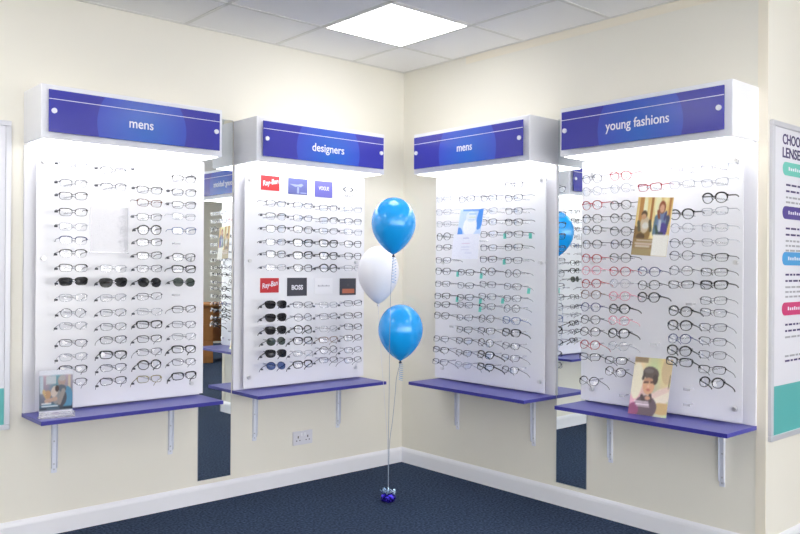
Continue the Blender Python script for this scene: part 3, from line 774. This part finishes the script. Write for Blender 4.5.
def lines(zs, x1, mat, x0=.16):
    bm = bmesh.new()
    for z in zs:
        x = x0
        while x < x1:
            w = random.uniform(.02, .06); add_box(bm, (x, -.0106, z - ZB - .0045), (min(x + w, x1), -.0098, z - ZB + .0045)); x += w + .012
    obj('small_print', bm, M[mat], t)
for (z0, z1, mt) in ((1.812, 1.876, 'tealp'), (1.603, 1.664, 'purp'), (1.381, 1.445, 'sky'), (1.141, 1.203, 'magenta')):
    pill('heading_pill', z0, z1, mt)
    lines([z0 - .045, z0 - .075], .8, 'ink'); lines([z0 - .105, z0 - .128, z0 - .151] if z0 > 1.2 else [z0 - .105], .85, 'greyink')
lines([.945], .8, 'greyink'); lines([.922], .7, 'ink'); lines([.735, .70], .8, 'poster', .10)

# ------------------------------------------------------------------ wall socket
t = thing('wall_socket', 'white double power socket low on the left wall, under the designers shelf', 'socket', (-.846, 0, .281))
bm = bmesh.new(); add_box(bm, (-.073, -.012, -.043), (.073, 0, .043), .003); obj('face_plate', bm, M['plastic'], t)
for x in (-.036, .036):
    bm = bmesh.new()
    add_box(bm, (x - .004, -.0125, .0), (x + .004, -.0115, .014)); add_box(bm, (x - .016, -.0125, -.018), (x - .008, -.0115, -.012)); add_box(bm, (x + .008, -.0125, -.018), (x + .016, -.0115, -.012))
    obj('socket_holes', bm, M['hole'], t)
for x in (-.012, .012):
    obj('switch', box((x - .006, -.0165, .012), (x + .006, -.0115, .032), .001), M['white'], t)

# ------------------------------------------------------------------ balloons
def balloon(label, loc, dia, h, mat, ribbon, rmat, curl=True, grp='balloons on ribbons'):
    t = thing('balloon', label, 'balloon', loc, group=grp)
    R = dia / 2; zt = h * .45; zb = -h * .55
    prof = []
    for k in range(15):
        s = -1 + k / 14
        prof.append((max(.006, R * math.cos(s * PI / 2) ** .68), s * -zb))
    for k in range(1, 15):
        a = PI / 2 * k / 14; prof.append((R * math.cos(a) if k < 14 else 0, zt * math.sin(a)))
    bm = bmesh.new(); add_lathe(bm, prof, 48); obj('envelope', bm, mat, t, smooth=True)
    bm = bmesh.new(); add_lathe(bm, [(0, zb + .004), (.006, zb + .002), (.0045, zb - .004), (.010, zb - .013), (.008, zb - .016), (0, zb - .014)], 14)
    obj('knot', bm, M['knot'] if mat is M['balloon'] else mat, t, smooth=True)
    L = Vector(loc)
    # ribbon smoothed through its points
    P = [Vector(p) - L for p in ribbon]; P[0] = Vector((0, 0, zb - .012))
    pts = []
    for i in range(len(P) - 1):
        p0, p1, p2, p3 = P[max(i - 1, 0)], P[i], P[i + 1], P[min(i + 2, len(P) - 1)]
        for k in range(8):
            u = k / 8
            pts.append(.5 * ((2 * p1) + (p2 - p0) * u + (2 * p0 - 5 * p1 + 4 * p2 - p3) * u * u + (3 * p1 - p0 - 3 * p2 + p3) * u ** 3))
    pts.append(P[-1])
    bm = bmesh.new(); add_tube(bm, pts, .0013, 6); obj('ribbon', bm, rmat, t, smooth=True)
    if curl:
        bm = bmesh.new(); n = 90; ln = curl
        hel = [Vector((.012 * math.cos(k * .62) + .006, .012 * math.sin(k * .62), zb - .016 - ln * k / n)) for k in range(n)]
        add_tube(bm, hel, .0011, 5); obj('curled_ribbon', bm, M['curl'], t, smooth=True)
    return t
s1 = [(-.756, -.752, 1.42), (-.768, -.760, 1.258), (-.797, -.787, 1.062), (-.793, -.780, .892), (-.754, -.733, .601), (-.73, -.701, .306), (-.717, -.686, .088)]
s2 = [(-.623, -.476, 1.13), (-.614, -.484, .918), (-.616, -.522, .65), (-.656, -.593, .455), (-.705, -.67, .297), (-.709, -.679, .085)]
s3 = [(-.658, -.686, .807), (-.67, -.701, .716), (-.676, -.696, .617), (-.686, -.687, .472), (-.702, -.679, .328), (-.705, -.676, .084)]
balloon('glossy blue balloon highest of the three in the corner', (-.749, -.757, 1.612), .253, .324, M['balloon'], s1, M['string_b'], .15)
balloon('white balloon behind and between the two blue balloons', (-.623, -.476, 1.331), .25, .35, M['balloon_w'], s2, M['string'], 0)
balloon('glossy blue balloon lowest of the three in the corner', (-.641, -.701, .996), .262, .328, M['balloon'], s3, M['string_b'], .10)

t = thing('balloon_weight', 'small blue and silver foil balloon weight on the dark carpet', 'balloon weight', (-.709, -.678, 0))
rnd = random.Random(11)
bm = bmesh.new(); bmesh.ops.create_icosphere(bm, subdivisions=3, radius=1)
for v in bm.verts:
    k = 1 + rnd.uniform(-.13, .13)
    v.co = Vector((v.co.x * .043 * k, v.co.y * .043 * k, max(0, .024 + v.co.z * .03 * k)))
obj('foil_body', bm, M['foil'], t)
bm = bmesh.new(); n = 36; rings = []
for r, z, j in ((.010, .048, .2), (.022, .058, .3), (.036, .066, .35), (.046, .058, .4)):
    rings.append([bm.verts.new((math.cos(2 * PI * k / n) * r * (1 + rnd.uniform(-j, j) * .6), math.sin(2 * PI * k / n) * r * (1 + rnd.uniform(-j, j) * .6), z + rnd.uniform(-.014, .014) * j * 2.2)) for k in range(n)])
for a, b in zip(rings, rings[1:]):
    for k in range(n): bm.faces.new((a[k], a[(k + 1) % n], b[(k + 1) % n], b[k]))
bmesh.ops.solidify(bm, geom=bm.faces[:], thickness=.0008)
obj('foil_frill', bm, M['foil_s'], t)
bm = bmesh.new(); add_tube(bm, [(0, 0, .04), (0, 0, .06), (.001, .001, .085)], [.012, .006, .003], 8); obj('neck', bm, M['foil_s'], t)

# ------------------------------------------------------------------ furniture seen only in the left mirror
t = thing('desk', 'light wooden desk across the shop, seen in the left mirror', 'desk', (2.15, -6.2, 0), (0, 0, .35))
obj('top', box((-.7, -.36, .80), (.7, .36, .83), .003), M['wood'], t)
for x in (-.68, .28):
    p = obj('pedestal', box((x, -.32, 0), (x + .4, .30, .80), .002), M['wood'], t)
    for z in (.08, .32, .56):
        dr = obj('drawer', box((x + .012, .295, z), (x + .388, .315, z + .22), .002), M['wood'], p)
obj('modesty_panel', box((-.28, -.30, .25), (.28, -.28, .80)), M['wood'], t)
t = thing('office_chair', 'dark padded office chair in front of the wooden desk, seen in the left mirror', 'chair', (1.05, -5.55, 0), (0, 0, .6))
bm = bmesh.new(); add_box(bm, (-.23, -.22, .44), (.23, .22, .52), .03); obj('seat', bm, M['dark'], t)
bm = bmesh.new(); add_box(bm, (-.21, .19, .56), (.21, .25, .92), .03); obj('backrest', bm, M['dark'], t)
bm = bmesh.new(); add_cyl(bm, (0, 0, .06), (0, 0, .44), .025, 16); add_tube(bm, [(0, .05, .45), (0, .24, .47), (0, .25, .62)], .018, 8); obj('column', bm, M['black'], t)
for k in range(5):
    a = 2 * PI * k / 5
    bm = bmesh.new(); add_tube(bm, [(0, 0, .085), (.28 * math.cos(a), .28 * math.sin(a), .06)], [.022, .014], 8)
    lg = obj('leg', bm, M['black'], t)
    bm = bmesh.new(); add_cyl(bm, (.28 * math.cos(a) - .012 * math.sin(a), .28 * math.sin(a) + .012 * math.cos(a), .025), (.28 * math.cos(a) + .012 * math.sin(a), .28 * math.sin(a) - .012 * math.cos(a), .025), .025, 14)
    obj('castor', bm, M['black'], lg)

# ------------------------------------------------------------------ camera and view
w = bpy.data.worlds.new('World'); SC.world = w; w.use_nodes = True
w.node_tree.nodes['Background'].inputs[0].default_value = (1, .985, .96, 1)
w.node_tree.nodes['Background'].inputs[1].default_value = 5.2
cam = bpy.data.cameras.new('camera'); cam.sensor_width = 36; cam.lens = 36.0746; cam.clip_start = .05
co = bpy.data.objects.new('camera', cam); COL.objects.link(co)
R2_, U2_, F_ = Vector((.748207, -.663433, .006563)), Vector((-.005452, .003743, .999978)), Vector((.663443, .748226, .000816))
mw = Matrix((R2_, U2_, -F_)).transposed().to_4x4(); mw.translation = Vector((-3.750172, -4.199029, 1.357746))
co.matrix_world = mw
SC.camera = co
SC.view_settings.view_transform = 'Standard'; SC.view_settings.look = 'None'
SC.view_settings.exposure = .32; SC.view_settings.gamma = 1; SC.view_settings.use_curve_mapping = False
SC.cycles.max_bounces = 10; SC.cycles.diffuse_bounces = 5; SC.cycles.glossy_bounces = 5; SC.cycles.transparent_max_bounces = 24
SC.cycles.caustics_reflective = False; SC.cycles.caustics_refractive = False
SC.cycles.use_denoising = True
